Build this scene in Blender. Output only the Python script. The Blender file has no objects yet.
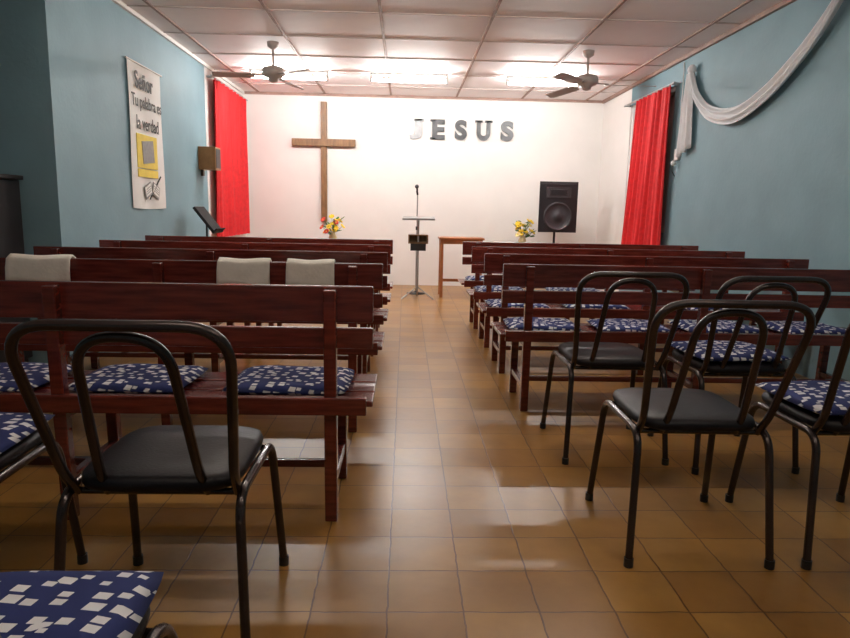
import bpy, bmesh, math, random
from mathutils import Vector, Matrix, Euler
random.seed(4)
R=math.radians
scene=bpy.context.scene
try:
    scene.view_settings.view_transform='Standard'
except Exception: pass

# ---------------- materials ----------------
def new_mat(name):
    m=bpy.data.materials.new(name); m.use_nodes=True
    nt=m.node_tree; b=nt.nodes['Principled BSDF']
    return m,nt,b
def simple(name,col,rough=.5,metal=0,var=0.0,scale=8,bump=0.0,bscale=60,coat=0,emit=None,es=0,stretch=None):
    m,nt,b=new_mat(name)
    b.inputs['Base Color'].default_value=(*col,1)
    b.inputs['Roughness'].default_value=rough
    b.inputs['Metallic'].default_value=metal
    if coat: b.inputs['Coat Weight'].default_value=coat; b.inputs['Coat Roughness'].default_value=.15
    if emit: b.inputs['Emission Color'].default_value=(*emit,1); b.inputs['Emission Strength'].default_value=es
    tc=nt.nodes.new('ShaderNodeTexCoord'); mp=nt.nodes.new('ShaderNodeMapping')
    nt.links.new(tc.outputs['Object'],mp.inputs['Vector'])
    if stretch: mp.inputs['Scale'].default_value=stretch
    if var:
        n=nt.nodes.new('ShaderNodeTexNoise'); n.inputs['Scale'].default_value=scale; n.inputs['Detail'].default_value=5
        nt.links.new(mp.outputs['Vector'],n.inputs['Vector'])
        r=nt.nodes.new('ShaderNodeValToRGB')
        r.color_ramp.elements[0].position=.3; r.color_ramp.elements[1].position=.7
        r.color_ramp.elements[0].color=(*[c*(1-var) for c in col],1)
        r.color_ramp.elements[1].color=(*[min(1,c*(1+var)) for c in col],1)
        nt.links.new(n.outputs['Fac'],r.inputs['Fac']); nt.links.new(r.outputs['Color'],b.inputs['Base Color'])
    if bump:
        n2=nt.nodes.new('ShaderNodeTexNoise'); n2.inputs['Scale'].default_value=bscale; n2.inputs['Detail'].default_value=4
        nt.links.new(mp.outputs['Vector'],n2.inputs['Vector'])
        bp=nt.nodes.new('ShaderNodeBump'); bp.inputs['Strength'].default_value=bump; bp.inputs['Distance'].default_value=.01
        nt.links.new(n2.outputs['Fac'],bp.inputs['Height']); nt.links.new(bp.outputs['Normal'],b.inputs['Normal'])
    return m
M={}
M['blue']=simple('blue_plaster',(.205,.345,.40),.65,var=.07,scale=2.5,bump=.2,bscale=30)
M['white']=simple('white_plaster',(.84,.82,.79),.6,var=.02,scale=3,bump=.12,bscale=18)
M['ceil']=simple('ceiling_board',(.88,.82,.82),.6,var=.04,scale=2.2,bump=.1,bscale=12)
M['strip']=simple('ceiling_strip',(.34,.22,.18),.6,var=.2)
M['strip2']=simple('ceiling_joint',(.56,.47,.45),.6,var=.1)
M['mahog']=simple('mahogany_varnish',(.125,.018,.011),.26,var=.35,scale=6,stretch=(1,6,10),coat=.5)
M['wood']=simple('brown_wood',(.22,.115,.045),.45,var=.3,scale=6,stretch=(6,6,1))
M['orange']=simple('orange_wood',(.42,.15,.05),.4,var=.2,scale=6)
M['boxwood']=simple('box_wood',(.34,.17,.06),.5,var=.2,scale=9)
M['tube']=simple('dark_tube_paint',(.036,.022,.020),.25,metal=.4,coat=.3)
M['vinyl']=simple('black_vinyl',(.006,.005,.008),.45,bump=.1,bscale=120)
M['vinyl'].node_tree.nodes['Principled BSDF'].inputs['Specular IOR Level'].default_value=.28
M['red']=simple('red_curtain',(.66,.015,.02),.75,var=.12,scale=20)
M['cloth']=simple('white_drape_fabric',(.84,.86,.88),.8,var=.04,scale=15)
M['beige']=simple('cream_cloth',(.88,.83,.75),.85,var=.06,scale=15,bump=.3)
M['banner']=simple('banner_fabric',(.84,.84,.81),.8,var=.03,scale=6)
M['ink']=simple('banner_ink',(.03,.03,.03),.7)
M['yellow']=simple('banner_yellow',(.80,.62,.08),.7,var=.08,scale=12)
M['greyink']=simple('banner_grey',(.28,.28,.27),.7,var=.15,scale=30)
M['black']=simple('black_plastic',(.012,.012,.014),.4,bump=.1,bscale=90)
M['matte']=simple('matte_black',(.008,.008,.009),.85)
M['grille']=simple('speaker_cone',(.03,.03,.035),.5)
M['chrome']=simple('grey_metal',(.42,.42,.42),.35,metal=.7)
M['letter']=simple('letter_graphite',(.08,.085,.09),.4,metal=.1,var=.3,scale=14)
M['letter_refl']=simple('letter_reflection',(.36,.38,.39),.4,metal=.1,var=.2,scale=14)  # paler grey: reflection painted into the letter colour
M['fanw']=simple('fan_enamel',(.45,.39,.36),.4)
M['fanb']=simple('fan_blade_paint',(.38,.31,.29),.45)
M['plastic']=simple('white_plastic',(.8,.8,.78),.4)
M['glass']=simple('frosted_pane',(.75,.78,.78),.3)
M['lamp']=simple('tube_glow',(1,1,1),.5,emit=(1,.97,.94),es=265)
M['fill_mid']=simple('warm_fill_glow',(1,1,1),.5,emit=(1,.90,.79),es=120)  # glow of the added mid-room fill tubes
M['fill_near']=simple('dim_fill_glow',(1,1,1),.5,emit=(1,.86,.72),es=62)  # weaker glow of the added fill tubes near the camera
M['green']=simple('leaf_green',(.05,.16,.03),.6,var=.3,scale=30)
M['pyel']=simple('petal_yellow',(.85,.60,.03),.6)
M['pred']=simple('petal_red',(.65,.05,.04),.6)
M['pwhite']=simple('petal_cream',(.8,.70,.35),.6)
M['vase']=simple('vase_ceramic',(.55,.45,.25),.3)
M['cab']=simple('dark_cabinet_wood',(.018,.016,.018),.4,var=.3,scale=8)

# cushion: navy with white squares
m,nt,b=new_mat('navy_print'); M['navy']=m
tc=nt.nodes.new('ShaderNodeTexCoord'); mp=nt.nodes.new('ShaderNodeMapping'); nt.links.new(tc.outputs['Object'],mp.inputs['Vector'])
mp.inputs['Scale'].default_value=(.88,1.15,0); mp.inputs['Rotation'].default_value=(0,0,.2)
v=nt.nodes.new('ShaderNodeTexVoronoi'); v.distance='CHEBYCHEV'; v.voronoi_dimensions='2D'
v.inputs['Scale'].default_value=25; v.inputs['Randomness'].default_value=.85
nt.links.new(mp.outputs['Vector'],v.inputs['Vector'])
sp=nt.nodes.new('ShaderNodeSeparateColor'); nt.links.new(v.outputs['Color'],sp.inputs['Color'])
mr=nt.nodes.new('ShaderNodeMapRange'); mr.inputs['To Min'].default_value=.13; mr.inputs['To Max'].default_value=.32
nt.links.new(sp.outputs[0],mr.inputs['Value'])
lt=nt.nodes.new('ShaderNodeMath'); lt.operation='LESS_THAN'
nt.links.new(v.outputs['Distance'],lt.inputs[0]); nt.links.new(mr.outputs['Result'],lt.inputs[1])
mx=nt.nodes.new('ShaderNodeMix'); mx.data_type='RGBA'
mx.inputs[6].default_value=(.011,.022,.12,1); mx.inputs[7].default_value=(.80,.80,.82,1)
nt.links.new(lt.outputs[0],mx.inputs[0]); nt.links.new(mx.outputs[2],b.inputs['Base Color'])
b.inputs['Roughness'].default_value=.9

# floor tiles
m,nt,b=new_mat('ochre_tiles'); M['tiles']=m
tc=nt.nodes.new('ShaderNodeTexCoord'); mp=nt.nodes.new('ShaderNodeMapping'); nt.links.new(tc.outputs['Object'],mp.inputs['Vector'])
mp.inputs['Location'].default_value=(.03,.02,0)
nd=nt.nodes.new('ShaderNodeTexNoise'); nd.inputs['Scale'].default_value=14; nd.inputs['Detail'].default_value=3
nt.links.new(mp.outputs['Vector'],nd.inputs['Vector'])
va=nt.nodes.new('ShaderNodeVectorMath'); va.operation='MULTIPLY_ADD'; va.inputs[1].default_value=(.012,.012,0)
nt.links.new(nd.outputs['Color'],va.inputs[0]); nt.links.new(mp.outputs['Vector'],va.inputs[2])
br=nt.nodes.new('ShaderNodeTexBrick'); br.offset=0; br.squash=1
br.inputs['Scale'].default_value=1; br.inputs['Brick Width'].default_value=.222; br.inputs['Row Height'].default_value=.222
br.inputs['Mortar Size'].default_value=.0032; br.inputs['Mortar Smooth'].default_value=.4; br.inputs['Bias'].default_value=0
br.inputs['Color1'].default_value=(.27,.128,.024,1); br.inputs['Color2'].default_value=(.37,.195,.042,1); br.inputs['Mortar'].default_value=(.11,.045,.013,1)
nt.links.new(va.outputs[0],br.inputs['Vector'])
n=nt.nodes.new('ShaderNodeTexNoise'); n.inputs['Scale'].default_value=4; n.inputs['Detail'].default_value=8; n.inputs['Roughness'].default_value=.6
nt.links.new(mp.outputs['Vector'],n.inputs['Vector'])
r=nt.nodes.new('ShaderNodeValToRGB'); r.color_ramp.elements[0].position=.3; r.color_ramp.elements[1].position=.68
r.color_ramp.elements[0].color=(.78,.73,.68,1); r.color_ramp.elements[1].color=(1.1,1.1,1.08,1)
nt.links.new(n.outputs['Fac'],r.inputs['Fac'])
mx=nt.nodes.new('ShaderNodeMix'); mx.data_type='RGBA'; mx.blend_type='MULTIPLY'; mx.inputs[0].default_value=1
nt.links.new(br.outputs['Color'],mx.inputs[6]); nt.links.new(r.outputs['Color'],mx.inputs[7]); nt.links.new(mx.outputs[2],b.inputs['Base Color'])
rr=nt.nodes.new('ShaderNodeMapRange'); rr.inputs['To Min'].default_value=.24; rr.inputs['To Max'].default_value=.38
nt.links.new(n.outputs['Fac'],rr.inputs['Value']); nt.links.new(rr.outputs['Result'],b.inputs['Roughness'])
n3=nt.nodes.new('ShaderNodeTexNoise'); n3.inputs['Scale'].default_value=9; nt.links.new(mp.outputs['Vector'],n3.inputs['Vector'])
ad=nt.nodes.new('ShaderNodeMath'); ad.operation='SUBTRACT'
nt.links.new(n3.outputs['Fac'],ad.inputs[0]); nt.links.new(br.outputs['Fac'],ad.inputs[1])
bp=nt.nodes.new('ShaderNodeBump'); bp.inputs['Strength'].default_value=.22; bp.inputs['Distance'].default_value=.006
nt.links.new(ad.outputs[0],bp.inputs['Height']); nt.links.new(bp.outputs['Normal'],b.inputs['Normal'])

# ---------------- builder ----------------
class B:
    def __init__(s): s.v=[]; s.f=[]; s.m=[]; s.s=[]; s.mats=[]
    def mi(s,n):
        if n not in s.mats: s.mats.append(n)
        return s.mats.index(n)
    def add(s,vs,fs,mat,smooth=False):
        o=len(s.v); k=s.mi(mat)
        s.v+= [tuple(x) for x in vs]
        for f in fs: s.f.append([i+o for i in f]); s.m.append(k); s.s.append(smooth)
    def box(s,c,sz,mat,rot=None):
        c=Vector(c); h=Vector(sz)/2; rm=Euler(rot).to_matrix() if rot else Matrix.Identity(3)
        vs=[c+rm@Vector((x*h.x,y*h.y,z*h.z)) for x in(-1,1) for y in(-1,1) for z in(-1,1)]
        s.add(vs,[(0,1,3,2),(4,6,7,5),(0,4,5,1),(2,3,7,6),(0,2,6,4),(1,5,7,3)],mat)
    def bb(s,x0,x1,y0,y1,z0,z1,mat): s.box(((x0+x1)/2,(y0+y1)/2,(z0+z1)/2),(x1-x0,y1-y0,z1-z0),mat)
    def beam(s,p0,p1,w,d,mat):
        p0=Vector(p0);p1=Vector(p1);t=(p1-p0).normalized()
        a=Vector((1,0,0)) if abs(t.x)<.9 else Vector((0,1,0))
        u=(a-t*a.dot(t)).normalized(); q=t.cross(u)
        vs=[]
        for p in(p0,p1):
            for i,j in((-1,-1),(1,-1),(1,1),(-1,1)): vs.append(p+u*i*w/2+q*j*d/2)
        s.add(vs,[(3,2,1,0),(4,5,6,7),(0,1,5,4),(1,2,6,5),(2,3,7,6),(3,0,4,7)],mat)
    def tube(s,path,r,mat,n=12,cap=True,radii=None):
        P=[Vector(p) for p in path]; T=[]
        for i in range(len(P)):
            a=P[max(i-1,0)]; c=P[min(i+1,len(P)-1)]; T.append((c-a).normalized())
        a=Vector((0,0,1)) if abs(T[0].z)<.9 else Vector((1,0,0))
        u=(a-T[0]*a.dot(T[0])).normalized(); vs=[]; fs=[]
        for i,p in enumerate(P):
            u=(u-T[i]*u.dot(T[i])).normalized(); w=T[i].cross(u); rr=radii[i] if radii else r
            for k in range(n):
                an=2*math.pi*k/n; vs.append(p+(u*math.cos(an)+w*math.sin(an))*rr)
        for i in range(len(P)-1):
            for k in range(n):
                k2=(k+1)%n; fs.append((i*n+k,i*n+k2,(i+1)*n+k2,(i+1)*n+k))
        s.add(vs,fs,mat,True)
        if cap:
            s.add(vs[:n],[tuple(range(n))[::-1]],mat); s.add(vs[-n:],[tuple(range(n))],mat)
    def lathe(s,c,prof,mat,n=20,axis=None):
        c=Vector(c); vs=[];fs=[]
        rm=axis.to_matrix() if axis else Matrix.Identity(3)
        for (r,z) in prof:
            for k in range(n):
                an=2*math.pi*k/n; vs.append(c+rm@Vector((r*math.cos(an),r*math.sin(an),z)))
        for i in range(len(prof)-1):
            for k in range(n):
                k2=(k+1)%n; fs.append((i*n+k,i*n+k2,(i+1)*n+k2,(i+1)*n+k))
        s.add(vs,fs,mat,True)
        s.add(vs[:n],[tuple(range(n))[::-1]],mat); s.add(vs[-n:],[tuple(range(n))],mat)
    def ball(s,c,r,mat,sc=(1,1,1),rot=None,n=10):
        c=Vector(c); rm=Euler(rot).to_matrix() if rot else Matrix.Identity(3); vs=[];fs=[]
        m_=n//2+1
        for i in range(m_+1):
            th=math.pi*(i+.02)/(m_+.04)
            for k in range(n):
                an=2*math.pi*k/n
                vs.append(c+rm@Vector((r*sc[0]*math.sin(th)*math.cos(an),r*sc[1]*math.sin(th)*math.sin(an),r*sc[2]*math.cos(th))))
        for i in range(m_):
            for k in range(n):
                k2=(k+1)%n; fs.append((i*n+k,(i+1)*n+k,(i+1)*n+k2,i*n+k2))
        s.add(vs,fs,mat,True)
    def text(s,body,mtx,mat,w,h,ext=.004,off=0.0):
        cu=bpy.data.curves.new('t','FONT'); cu.body=body; cu.size=1; cu.extrude=.5; cu.offset=off
        ob=bpy.data.objects.new('t',cu); scene.collection.objects.link(ob)
        bpy.context.view_layer.update()
        me=bpy.data.meshes.new_from_object(ob.evaluated_get(bpy.context.evaluated_depsgraph_get()))
        xs=[q.co.x for q in me.vertices]; ys=[q.co.y for q in me.vertices]
        x0,x1,y0,y1=min(xs),max(xs),min(ys),max(ys)
        vs=[mtx@Vector(((q.co.x-x0)/(x1-x0)*w,(q.co.y-y0)/(y1-y0)*h,(q.co.z+.5)*ext)) for q in me.vertices]
        s.add(vs,[tuple(p.vertices) for p in me.polygons],mat)
        bpy.data.objects.remove(ob); bpy.data.meshes.remove(me)
    def grid(s,fn,nu,nv,mat):
        vs=[fn(i/nu,j/nv) for i in range(nu+1) for j in range(nv+1)]
        fs=[(i*(nv+1)+j,(i+1)*(nv+1)+j,(i+1)*(nv+1)+j+1,i*(nv+1)+j+1) for i in range(nu) for j in range(nv)]
        s.add(vs,fs,mat,True)
    def mesh(s,name):
        me=bpy.data.meshes.new(name); me.from_pydata(s.v,[],s.f)
        for n in s.mats: me.materials.append(M[n])
        me.polygons.foreach_set('material_index',s.m); me.polygons.foreach_set('use_smooth',s.s); me.update()
        return me
    def obj(s,name,bevel=0,loc=(0,0,0),rot=0,solid=0):
        return place(s.mesh(name),name,loc,rot,bevel,solid)
def place(me,name,loc=(0,0,0),rot=0,bevel=0,solid=0):
    o=bpy.data.objects.new(name,me); o.location=loc; o.rotation_euler=(0,0,rot); scene.collection.objects.link(o)
    if solid:
        k=o.modifiers.new('s','SOLIDIFY'); k.thickness=solid; k.offset=0
    if bevel:
        k=o.modifiers.new('b','BEVEL'); k.width=bevel; k.segments=2; k.limit_method='ANGLE'; k.angle_limit=R(50)
    return o
def fillet(pts,r,n=7):
    P=[Vector(p) for p in pts]; out=[P[0]]
    for i in range(1,len(P)-1):
        a,b_,c=P[i-1],P[i],P[i+1]; rr=min(r,(a-b_).length*.49,(c-b_).length*.49)
        s_=b_+(a-b_).normalized()*rr; e=b_+(c-b_).normalized()*rr
        for k in range(n+1):
            t=k/n; out.append(s_*(1-t)**2+b_*2*t*(1-t)+e*t*t)
    out.append(P[-1]); return out

XL,XR,YB,ZC=-2.42,2.95,10.2,2.82
XN,YR=-3.7,-2.0   # recess side wall, rear wall
YS=4.75
# ---------------- room ----------------
b=B(); b.bb(XN-.1,XR+.15,YR-.1,YB+.1,-.1,0,'tiles'); b.obj('floor')
b=B(); b.bb(XN-.1,XR+.15,YR-.1,YB+.1,ZC,ZC+.1,'ceil'); b.obj('ceiling')
b=B(); b.bb(XL-.1,XR+.15,YB,YB+.1,0,ZC,'white'); b.obj('wall_front')
b=B(); b.bb(XL-.1,XL,YS,8.3,0,ZC,'blue'); b.bb(XL-.1,XL,8.3,YB,0,ZC,'white'); b.obj('wall_left')
b=B(); b.bb(XN,XL-.1,YS,YS+.1,0,ZC,'blue'); b.obj('wall_left_return')
b=B(); b.bb(XN-.1,XN,YR,YS+.1,0,ZC,'blue'); b.obj('wall_left_recess')
b=B(); b.bb(XN-.1,XR+.15,YR-.1,YR,0,ZC,'blue'); b.obj('wall_rear')
b=B(); wy0,wy1,wz0,wz1=7.50,8.95,.95,2.56
b.bb(XR,XR+.15,YR,wy0,0,ZC,'blue'); b.bb(XR,XR+.15,wy0,wy1,0,wz0,'blue'); b.bb(XR,XR+.15,wy0,wy1,wz1,ZC,'blue'); b.bb(XR,XR+.15,wy1,YB,0,ZC,'white')
b.obj('wall_right')
b=B()
b.bb(XR+.11,XR+.14,wy0,wy1,wz0,wz1,'glass')
for (a,c,d,e) in((wy0,wy0+.05,wz0,wz1),(wy1-.05,wy1,wz0,wz1),(wy0+.05,wy1-.05,wz0,wz0+.05),(wy0+.05,wy1-.05,wz1-.05,wz1),((wy0+wy1)/2-.02,(wy0+wy1)/2+.02,wz0+.05,wz1-.05)):
    b.bb(XR+.02,XR+.11,a,c,d,e,'plastic')
b.obj('window_1')
# ceiling strips
b=B()
for x in(-3.15,-2.18,-1.21,-.24,.73,1.70,2.66): b.bb(x-.013,x+.013,YR,YB if x>XL else YS,ZC-.012,ZC,'strip')
y=YR+.3
while y<YB-.1:
    x0=XN if y<YS else XL
    b.bb(x0,XR,y-.012,y+.012,ZC-.007,ZC,'strip2'); y+=.86
b.obj('trim_1')
b=B()
b.bb(XR-.035,XR,YR,YB,ZC-.04,ZC,'strip'); b.bb(XL,XL+.03,YS,YB,ZC-.035,ZC,'white'); b.bb(XL+.03,XR-.035,YB-.025,YB,ZC-.035,ZC,'strip')
b.obj('trim_2')

# ---------------- benches ----------------
def bench_mesh(L,H,name):
    b=B(); f='mahog'
    for x in(.15,L/2,L-.15):
        b.beam((x,.03,0),(x,.0,H-.01),.045,.045,f)       # back post
        b.beam((x,.43,0),(x,.41,.42),.045,.045,f)        # front leg
        b.bb(x-.02,x+.02,.03,.44,.385,.43,f)
        b.bb(x-.018,x+.018,.04,.41,.13,.165,f)
    b.bb(0,L,.022,.044,H-.13,H,f); b.bb(0,L,.022,.046,H-.225,H-.15,f)
    b.bb(.02,L-.02,-.028,-.002+.01,.42,.485,f)
    for i,y in enumerate((.05,.195,.34)): b.bb(0,L,y,y+.13,.43,.452,f)
    b.bb(.15,L-.15,.21,.24,.13,.16,f)
    return b.mesh(name)
bl=bench_mesh(2.22,.88,'bench_l'); br_=bench_mesh(2.32,.86,'bench_r')
LR=[2.3,3.3,4.2,5.1,6.0]; RR=[3.7,4.6,5.5,6.4]
for y in LR: place(bl,'church_bench',(-2.33,y,0),0,.005)
for y in RR: place(br_,'church_bench',(.56,y,0),0,.005)

# ---------------- cushions ----------------
def pillow(w,d,h,name,mat='navy',seed=0):
    rnd=random.Random(seed); b=B(); n=14
    ph=[rnd.uniform(0,6) for _ in range(4)]
    def edge(u,v):
        x=(u-.5)*2; y=(v-.5)*2
        px=x*(1-.04*y*y*y*y); py=y*(1-.04*x**4)
        pr=max(0,(1-x**6)*(1-y**6))**.5
        return px,py,pr,x,y
    def top(u,v):
        px,py,pr,x,y=edge(u,v)
        return Vector((px*w/2,py*d/2,h*.45+h*.5*pr+.003*math.sin(5*x+ph[0])*pr*math.cos(4*y+ph[1])))
    def bot(u,v):
        px,py,pr,x,y=edge(1-u,v)
        return Vector((px*w/2,py*d/2,h*.45-h*.45*pr))
    b.grid(top,n,n,mat); b.grid(bot,n,n,mat)
    me=b.mesh(name); bm=bmesh.new(); bm.from_mesh(me); bmesh.ops.remove_doubles(bm,verts=bm.verts,dist=.0005); bmesh.ops.recalc_face_normals(bm,faces=bm.faces); bm.to_mesh(me); bm.free()
    return me
cm=[pillow(.47,.38,.045,'cushion_a',seed=1),pillow(.44,.38,.045,'cushion_b',seed=2),pillow(.44,.40,.042,'cushion_c',seed=3)]
def cushion(x,y,z,k=0,rot=0): return place(cm[k%3],'seat_cushion',(x,y,z),rot)
i=0
for x in(-.44,-1.04,-1.58,-2.08):
    cushion(x,2.3+.27,.453,i,random.uniform(-.05,.05)); i+=1
for r_,xs in((3.7,(.84,1.38,1.92,2.48)),(4.6,(.84,1.42,2.3)),(5.5,(.84,1.5)),(6.4,(.84,1.4))):
    for x in xs: cushion(x,r_+.27,.453,i,random.uniform(-.05,.05)); i+=1

# cream folded cloths over the second-row back
def cloth(w,name,loc):
    b=B()
    def f(u,v):
        x=(u-.5)*w*(1-.05*v)
        prof=[(-.050,-.12),(-.046,-.055),(-.035,-.012),(0,.006),(.03,-.008),(.045,-.05),(.05,-.11)]
        t=v*6; k=min(int(t),5); a=t-k; p=[prof[k][q]*(1-a)+prof[k+1][q]*a for q in(0,1)]
        return Vector((x,p[0]*1.0+.004*math.sin(u*9),p[1]+.003*math.sin(u*7+v*3)))
    b.grid(f,16,18,'beige'); return b.obj(name,0,loc,0,.008)
for w,x in((.31,-1.80),(.26,-.80),(.24,-.47)): cloth(w,'folded_cloth',(x,3.3+.033,.886))

# ---------------- chairs ----------------
def chair_mesh():
    b=B(); r=.0128; t='tube'
    for s in(-1,1):
        b.tube(fillet([(s*.235,0,.012),(s*.215,.05,.445),(s*.215,.44,.445),(s*.235,.51,.012)],.07),r,t)
        b.lathe((s*.235,0,0),[(.016,0),(.016,.03)],'black',12); b.lathe((s*.235,.51,0),[(.016,0),(.016,.03)],'black',12)
    out=[(-.20,.10,.435),(-.205,.045,.50),(-.245,-.10,.895),(.245,-.10,.895),(.205,.045,.50),(.20,.10,.435)]
    path=fillet(out,.11,9)
    b.tube(path,r,t)
    inn=[(-.125,.10,.435),(-.12,.05,.50),(-.10,-.085,.868),(.10,-.085,.868),(.12,.05,.50),(.125,.10,.435)]
    b.tube(fillet(inn,.095,9),r*.95,t)
    b.tube([(-.215,.40,.44),(.215,.40,.44)],.009,t); b.tube([(-.215,.10,.435),(.215,.10,.435)],.009,t)
    ring=[]
    N=48
    for k in range(N):
        a=2*math.pi*k/N; c,s_=math.cos(a),math.sin(a)
        e=2/5
        ring.append((abs(c)**e*(1 if c>0 else -1),abs(s_)**e*(1 if s_>0 else -1)))
    prof=[(.90,.445),(.98,.452),(1.0,.466),(.98,.480),(.90,.488),(.6,.492),(.25,.490)]
    vs=[];fs=[]
    for sc,z in prof:
        for (x,y) in ring:
            vs.append((x*.205*sc,.265+y*.215*sc,z))
    for i in range(len(prof)-1):
        for k in range(N):
            k2=(k+1)%N; fs.append((i*N+k,i*N+k2,(i+1)*N+k2,(i+1)*N+k))
    b.add(vs,fs,'vinyl',True); b.add(vs[-N:],[tuple(range(N))],'vinyl',True); b.add(vs[:N],[tuple(range(N))[::-1]],'vinyl',True)
    return b.mesh('chair')
ch=chair_mesh()
CH=[(-.615,1.50,0,0),(-1.25,1.50,.03,1),(-.62,.62,0,1),(.99,2.0,-.02,0),(1.585,2.0,.02,1),(.995,2.9,.0,0),(1.56,2.80,.03,1)]
for x,y,rz,cu in CH:
    place(ch,'metal_chair',(x,y,0),rz)
    if cu:
        ox=-.27*math.sin(rz); oy=.27*math.cos(rz); cushion(x+ox,y+oy,.492,2,rz+.04)

# ---------------- curtains ----------------
def curtain(name,x,y0t,y1t,y0b,y1b,z0,z1,side,n,ry0,ry1):
    b=B()
    def f(u,v):
        yt=y0t+(y1t-y0t)*u; yb=y0b+(y1b-y0b)*u; vv=v**.8; y=yb+(yt-yb)*vv
        w=.032*math.sin(u*n*2*math.pi+.6*math.sin(v*2+u*5))+.012*math.sin(u*n*4.6*math.pi+v)
        return Vector((x+side*(.07+w*(.7+.3*(1-v))),y,z0+(z1-z0)*v))
    def back(u,v):
        q=f(1-u,v); return q-Vector((side*.003,0,0))
    b.grid(f,n*14,14,'red'); b.grid(back,n*14,14,'red')
    z=z1+.01
    b.tube([(x+side*.07,ry0,z),(x+side*.07,ry1,z)],.012,'chrome')
    for y in(ry0+.06,ry1-.04): b.bb(min(x,x+side*.08),max(x,x+side*.08),y-.01,y+.01,z-.012,z+.012,'chrome')
    b.obj(name)
curtain('red_curtain',XR,7.42,8.50,7.40,8.85,.60,2.55,-1,7,7.35,9.0)
curtain('red_curtain',XL,8.42,10.1,8.38,10.08,.76,2.68,1,9,8.33,10.15)

# ---------------- banner ----------------
b=B()
def bf(u,v): return Vector((XL+.012+.007*math.sin(u*9+v*2),6.0+.80*u+.012*math.sin(v*7)*(u-.5),1.12+1.27*v-.01*math.sin(u*3.14)*(1-v)))
b.grid(bf,24,12,'banner')
b.tube([(XL+.015,5.98,2.39),(XL+.015,6.82,2.39)],.008,'banner')
ax=Matrix(((0,0,1,0),(1,0,0,0),(0,1,0,0),(0,0,0,1)))
def bm_(y,z,off=.023): return Matrix.Translation((XL+off,y,z))@ax
b.text('Señor',bm_(6.14,2.17),'ink',.42,.15,.002,.012)
b.text('Tu palabra es',bm_(6.05,1.98),'ink',.70,.14,.002,.005)
b.text('la verdad',bm_(6.14,1.82),'ink',.52,.12,.002,.005)
b.bb(XL+.019,XL+.024,6.12,6.60,1.48,1.78,'yellow'); b.bb(XL+.019,XL+.024,6.12,6.60,1.40,1.47,'yellow')
b.box((XL+.026,6.37,1.63),(.004,.27,.20),'greyink',(.1,0,0))
for (y,rx) in((6.33,.35),(6.52,-.35)):
    b.box((XL+.025,y,1.28),(.004,.17,.12),'greyink',(rx,0,0)); b.box((XL+.028,y,1.285),(.003,.14,.09),'banner',(rx,0,0))
    for k in(-1,0,1): b.box((XL+.0305,y,1.285+k*.022),(.002,.11,.005),'greyink',(rx,0,0))
b.tube([(XL+.025,6.36,1.2),(XL+.025,6.66,1.42)],.006,'ink',6)
b.obj('wall_banner')

# wall box
b=B(); b.bb(XL+.002,XL+.20,7.95,8.17,1.57,1.83,'boxwood'); b.bb(XL+.03,XL+.17,7.944,7.95,1.59,1.81,'boxwood'); b.bb(XL+.2,XL+.206,7.97,8.15,1.59,1.81,'cab')
b.bb(XL+.002,XL+.03,8.03,8.09,1.50,1.57,'cab')
b.obj('wooden_wall_box',.004)

# ---------------- cross ----------------
b=B(); yb=YB-.004
b.bb(-1.275,-1.185,yb-.055,yb,.95,2.70,'wood'); b.bb(-1.70,-.76,yb-.08,yb-.02,2.06,2.165,'wood'); b.obj('wooden_cross',.006)
# letters
b=B()
for k,(c,x,w) in enumerate((('J',.04,.19),('E',.38,.19),('S',.72,.18),('U',1.05,.20),('S',1.41,.19))):
    mt=Matrix.Translation((x,YB-.003,2.20))@Matrix(((1,0,0,0),(0,0,-1,0),(0,1,0,0),(0,0,0,1)))
    mat='letter_refl' if k<1 else 'letter'  # J takes the painted reflection tone
    b.text(c,mt,mat,w,.29,.03,.045)
    zt=2.49
    if c in'U': 
        b.bb(x-.03,x+.08,YB-.033,YB-.003,zt-.03,zt,mat); b.bb(x+w-.08,x+w+.03,YB-.033,YB-.003,zt-.03,zt,mat)
    if c=='J': b.bb(x+w-.12,x+w+.03,YB-.033,YB-.003,zt-.03,zt,mat)
    if c=='E': b.bb(x-.03,x+.05,YB-.033,YB-.003,zt-.03,zt,mat); b.bb(x-.03,x+.05,YB-.033,YB-.003,2.20,2.23,mat)
b.obj('wall_lettering')

# ---------------- fans ----------------
def fan(loc,ang,Rb):
    b=B()
    b.lathe((0,0,0),[(.012,0),(.06,-.005),(.055,-.05),(.02,-.075)],'fanw')
    b.tube([(0,0,-.05),(0,0,-.24)],.012,'fanw')
    b.lathe((0,0,0),[(.02,-.23),(.05,-.24),(.10,-.255),(.115,-.28),(.115,-.32),(.09,-.345),(.05,-.36),(.04,-.39),(.01,-.40)],'fanw',28)
    for k in range(3):
        a=ang+k*2*math.pi/3; ca,sa=math.cos(a),math.sin(a)
        def W(r,t,z): return Vector((r*ca-t*sa,r*sa+t*ca,z))
        b.beam(W(.09,0,-.325),W(.22,0,-.335),.03,.008,'fanw')
        st=[(.18,.04),(.24,.055),(.4,.062),(Rb-.06,.066),(Rb-.02,.055),(Rb,.025)]
        vs=[];fs=[]
        for r_,h in st:
            for t,zz in((-h,-.012),(h,.012)):
                for dz in(-.003,.003): vs.append(W(r_,t,-.335+zz+dz-.02*(r_/Rb)))
        for i in range(len(st)-1):
            o=i*4
            fs+=[(o,o+4,o+6,o+2),(o+1,o+3,o+7,o+5),(o,o+1,o+5,o+4),(o+2,o+6,o+7,o+3)]
        fs+=[(0,2,3,1),(len(vs)-4,len(vs)-3,len(vs)-1,len(vs)-2)]
        b.add(vs,fs,'fanb')
    b.obj('ceiling_fan',loc=loc)
fan((-1.37,7.1,ZC-.013),R(192),.60); fan((1.86,7.1,ZC-.013),R(-8),.70)

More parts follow.
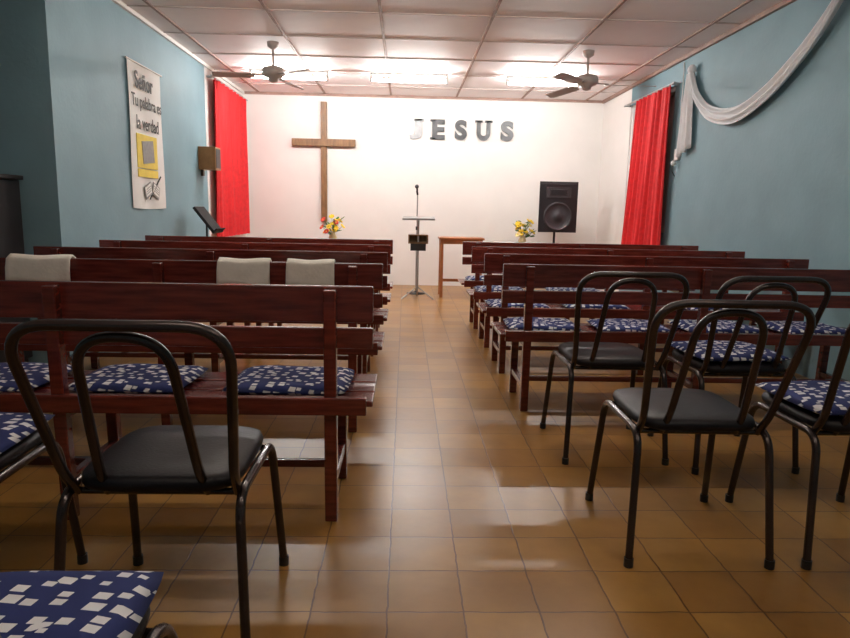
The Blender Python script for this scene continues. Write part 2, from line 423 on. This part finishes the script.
# ---------------- fluorescent lamps and added fill tubes ----------------
def tube_lamp(x,y,L,mat='lamp'):
    b=B(); b.bb(-L/2-.03,L/2+.03,-.022,.022,-.03,0,'plastic')
    for s in(-1,1): b.bb(s*(L/2+.015)-.012,s*(L/2+.015)+.012,-.018,.018,-.11,-.03,'plastic')
    b.tube([(-L/2,0,-.09),(L/2,0,-.09)],.015,mat)
    b.obj('fluorescent_or_fill_lamp',loc=(x,y,ZC-.013))
for x in(-1.45,.02,1.70): tube_lamp(x,8.5,.9)
for x,y in((-.9,4.4),(1.2,4.4)): tube_lamp(x,y,1.15,'fill_mid')  # added fill above the frame, brightens the foreground
for x,y in((-.6,.6),(1.3,.6)): tube_lamp(x,y,1.15,'fill_near')  # added weak fill overhead, out of view, lifts the nearest chairs and floor

# ---------------- drape ----------------
def catm(P,n):
    out=[];Q=[P[0]]+P+[P[-1]]
    for i in range(1,len(Q)-2):
        for k in range(n):
            t=k/n; p0,p1,p2,p3=Q[i-1],Q[i],Q[i+1],Q[i+2]
            out.append(.5*((2*p1)+(-p0+p2)*t+(2*p0-5*p1+4*p2-p3)*t*t+(-p0+3*p1-3*p2+p3)*t**3))
    out.append(P[-1]); return out
b=B()
def swag(pts,w0):
    P=catm([Vector((XR-.05,y,z)) for y,z in pts],8); N=len(P)-1
    def f(u,v):
        i=min(int(u*N+.0001),N); p=P[i]; t=(P[min(i+1,N)]-P[max(i-1,0)]).normalized()
        nrm=Vector((0,-t.z,t.y)); 
        w=w0*(.45+.9*math.sin(math.pi*min(1,max(0,u)))**.8)
        return p+nrm*(v-.5)*w+Vector((.022*math.sin(v*15+u*2)-.008,0,0))
    b.grid(f,N,22,'cloth')
swag([(6.98,2.60),(6.82,2.34),(6.5,2.13),(6.0,2.04),(5.5,2.14),(5.1,2.31),(4.8,2.49),(4.55,2.70)],.11)
swag([(4.55,2.70),(4.2,2.45),(3.7,2.2),(3.2,2.1),(2.6,2.25),(2.1,2.7)],.12)
def tail(y,w,zt):
    def f(u,v):
        z=zt-.80*v-.08*u; ww=w*(.35+.65*v**.6)
        return Vector((XR-.055+.022*math.sin(u*16+v),y+(u-.5)*ww,z))
    b.grid(f,22,12,'cloth')
tail(7.02,.28,2.64)
b.ball((XR-.05,6.98,2.62),.05,'cloth',(.8,1,1)); b.ball((XR-.05,4.55,2.70),.05,'cloth',(.8,1,1))
b.obj('fabric_drape',solid=.003)
# socket
b=B(); b.bb(XR-.03,XR-.001,7.22,7.32,1.74,1.86,'plastic'); b.ball((XR-.05,7.27,1.71),.03,'plastic'); b.tube([(XR-.012,7.27,1.86),(XR-.01,7.27,2.3),(XR-.01,7.28,2.76)],.006,'plastic',6)
b.tube([(XR-.05,7.27,1.70),(XR-.07,7.24,1.62),(XR-.03,7.26,1.57)],.005,'black',6)
b.obj('wall_socket',.003)

# ---------------- speaker ----------------
b=B(); w=.27
vs=[(-w,0,.88),(w,0,.88),(w*.75,.32,.88),(-w*.75,.32,.88),(-w,0,1.58),(w,0,1.58),(w*.75,.32,1.58),(-w*.75,.32,1.58)]
b.add(vs,[(3,2,1,0),(4,5,6,7),(0,1,5,4),(1,2,6,5),(2,3,7,6),(3,0,4,7)],'black')
e=Euler((R(90),0,0))
b.lathe((0,0,1.10),[(.20,0),(.20,.012),(.18,.016),(.17,.004),(.06,.0025),(.05,.012),(.01,.016)],'grille',32,e)
b.bb(-.17,.17,-.012,0,1.36,1.50,'grille'); b.bb(-.12,.12,-.016,-.012,1.39,1.47,'black')
b.bb(-w+.02,w-.02,-.008,0,1.54,1.56,'grille')
b.tube([(0,.16,.88),(0,.16,.12)],.018,'black')
for k in range(3):
    a=R(90+120*k); b.tube([(0,.16,.5),(.38*math.cos(a),.16+.38*math.sin(a)*.8,.012)],.012,'black'); b.tube([(0,.16,.2),(.22*math.cos(a),.16+.22*math.sin(a)*.8,.24)],.007,'black')
b.obj('loudspeaker',.012,loc=(2.13,9.3,0))

# ---------------- mic stand & lectern ----------------
b=B()
b.lathe((0,0,0),[(.13,0),(.13,.012),(.05,.02),(.015,.04)],'black',28)
b.tube([(0,0,.03),(0,0,.9)],.011,'chrome'); b.tube([(0,0,.9),(0,0,1.36)],.009,'chrome'); b.lathe((0,0,.88),[(.018,0),(.018,.05)],'black')
b.tube([(0,0,1.36),(-.01,-.03,1.41)],.014,'black'); b.tube([(.0,.03,1.36),(-.01,-.05,1.45)],.012,'black',radii=[.009,.014]); b.ball((-.012,-.06,1.465),.028,'grille')
b.obj('microphone_stand',loc=(.16,9.15,0))
b=B()
for k in range(3):
    a=R(90+120*k); b.tube([(0,0,.16),(.24*math.cos(a),.24*math.sin(a),.01)],.009,'chrome'); 
b.tube([(0,0,.1),(0,0,1.02)],.012,'chrome')
b.bb(-.13,.13,-.02,.14,.72,.74,'wood'); b.bb(-.13,-.11,-.02,.14,.74,.82,'wood'); b.bb(.11,.13,-.02,.14,.74,.82,'wood'); b.bb(-.11,.11,.12,.14,.74,.82,'wood'); b.bb(-.13,.13,-.02,.14,.82,.835,'wood')
b.bb(-.10,.10,-.03,.0,.63,.72,'cab')
b.box((0,.03,1.05),(.42,.22,.008),'chrome',(R(8),0,0)); b.bb(-.21,.21,-.09,-.075,1.022,1.046,'chrome')
b.obj('music_lectern',.003,loc=(.17,8.62,0))
# ---------------- wooden table ----------------
b=B(); W,D_,H_=.60,.42,.80
b.bb(-W/2,W/2,-D_/2,D_/2,H_-.025,H_,'orange')
for sx in(-1,1):
    for sy in(-1,1): b.bb(sx*(W/2-.04)-.02,sx*(W/2-.04)+.02,sy*(D_/2-.04)-.02,sy*(D_/2-.04)+.02,0,H_-.025,'orange')
for sy in(-1,1): b.bb(-W/2+.06,W/2-.06,sy*(D_/2-.04)-.01,sy*(D_/2-.04)+.01,H_-.085,H_-.025,'orange')
for sx in(-1,1): b.bb(sx*(W/2-.04)-.01,sx*(W/2-.04)+.01,-D_/2+.06,D_/2-.06,H_-.085,H_-.025,'orange')
b.bb(-W/2+.06,W/2-.06,.16,.18,.18,.22,'orange')
b.obj('wooden_side_table',.004,loc=(.75,8.95,0))

# ---------------- flowers ----------------
def flowers(x,y,cols,seed):
    rnd=random.Random(seed)
    b=B(); H_=.68
    b.lathe((0,0,0),[(.16,0),(.16,.02),(.03,.04),(.025,H_-.03),(.13,H_-.02),(.13,H_)],'wood',24)
    b.obj('plant_stand',loc=(x,y,0))
    b=B()
    b.lathe((0,0,0),[(.035,0),(.055,.03),(.06,.07),(.035,.12),(.045,.14)],'vase')
    for k in range(19):
        a=rnd.uniform(0,6.28); rr=rnd.uniform(.02,.16); z=rnd.uniform(.16,.38)-rr*.25
        p=Vector((rr*math.cos(a),rr*math.sin(a),z)); b.tube([(0,0,.1),(p.x*.4,p.y*.4,z*.7),p],.003,'green',5)
        c=cols[k%len(cols)]; n=7
        out=Vector((p.x,p.y-.05,.12)).normalized(); q=out.to_track_quat('Z','Y')
        for j in range(n):
            an=2*math.pi*j/n; d=q@Vector((math.cos(an),math.sin(an),.25)); 
            b.ball(p+d*.024,.021,c,(1,.7,.45),(q@Euler((0,-.25,an)).to_quaternion()).to_euler(),6)
        b.ball(p+out*.006,.011,'pyel',n=6)
    for k in range(16):
        a=rnd.uniform(0,6.28); rr=rnd.uniform(.06,.17); z=rnd.uniform(.12,.34)
        b.ball((rr*math.cos(a),rr*math.sin(a),z),.05,'green',(1,.35,.1),(rnd.uniform(-.8,.8),rnd.uniform(-1,0),a),6)
        b.tube([(0,0,.11),(rr*math.cos(a),rr*math.sin(a),z)],.002,'green',4)
    b.obj('flower_vase',loc=(x,y,H_))
flowers(-1.03,9.5,['pyel','pyel','pred','pyel','pyel'],1); flowers(1.70,9.6,['pyel','pyel','pyel','pwhite'],5)

# ---------------- black music stand (left) ----------------
b=B()
for k in range(3):
    a=R(30+120*k); b.tube([(0,0,.22),(.25*math.cos(a),.25*math.sin(a),.01)],.009,'black')
b.tube([(0,0,.2),(0,0,.95)],.011,'black')
b.box((0.02,0,1.0),(.03,.34,.34),'matte',(0,R(-38),0)); b.box((.13,0,.89),(.07,.34,.012),'matte',(0,R(-38),0))
b.obj('music_stand',.003,loc=(-2.17,7.35,0))
# ---------------- dark cabinet ----------------
b=B(); b.bb(-.42,.42,-.2,.2,.06,1.30,'cab'); b.bb(-.45,.45,-.22,.2,1.30,1.33,'cab'); b.bb(-.40,.40,-.18,.18,0,.06,'cab')
for s in(-1,1):
    b.bb(s*.2-.18,s*.2+.18,-.215,-.2,.12,.70,'cab'); b.bb(s*.2-.18,s*.2+.18,-.215,-.2,.75,1.25,'cab'); b.ball((s*.04,-.225,.45),.012,'chrome'); b.ball((s*.04,-.225,.95),.012,'chrome')
b.obj('storage_cabinet',.006,loc=(-3.07,4.50,0))

# ---------------- world & camera ----------------
w=bpy.data.worlds.new('world'); scene.world=w; w.use_nodes=True
w.node_tree.nodes['Background'].inputs[0].default_value=(.02,.025,.03,1)
cam=bpy.data.cameras.new('camera'); co=bpy.data.objects.new('camera',cam); scene.collection.objects.link(co)
cam.sensor_width=36; cam.lens=660/850*36; cam.clip_start=.02
co.matrix_world=Matrix.Translation((0,0,1.15))@Matrix.Rotation(R(-1.85),4,'Z')@Matrix.Rotation(R(90-9.35),4,'X')@Matrix.Rotation(R(1.15),4,'Z')
scene.camera=co
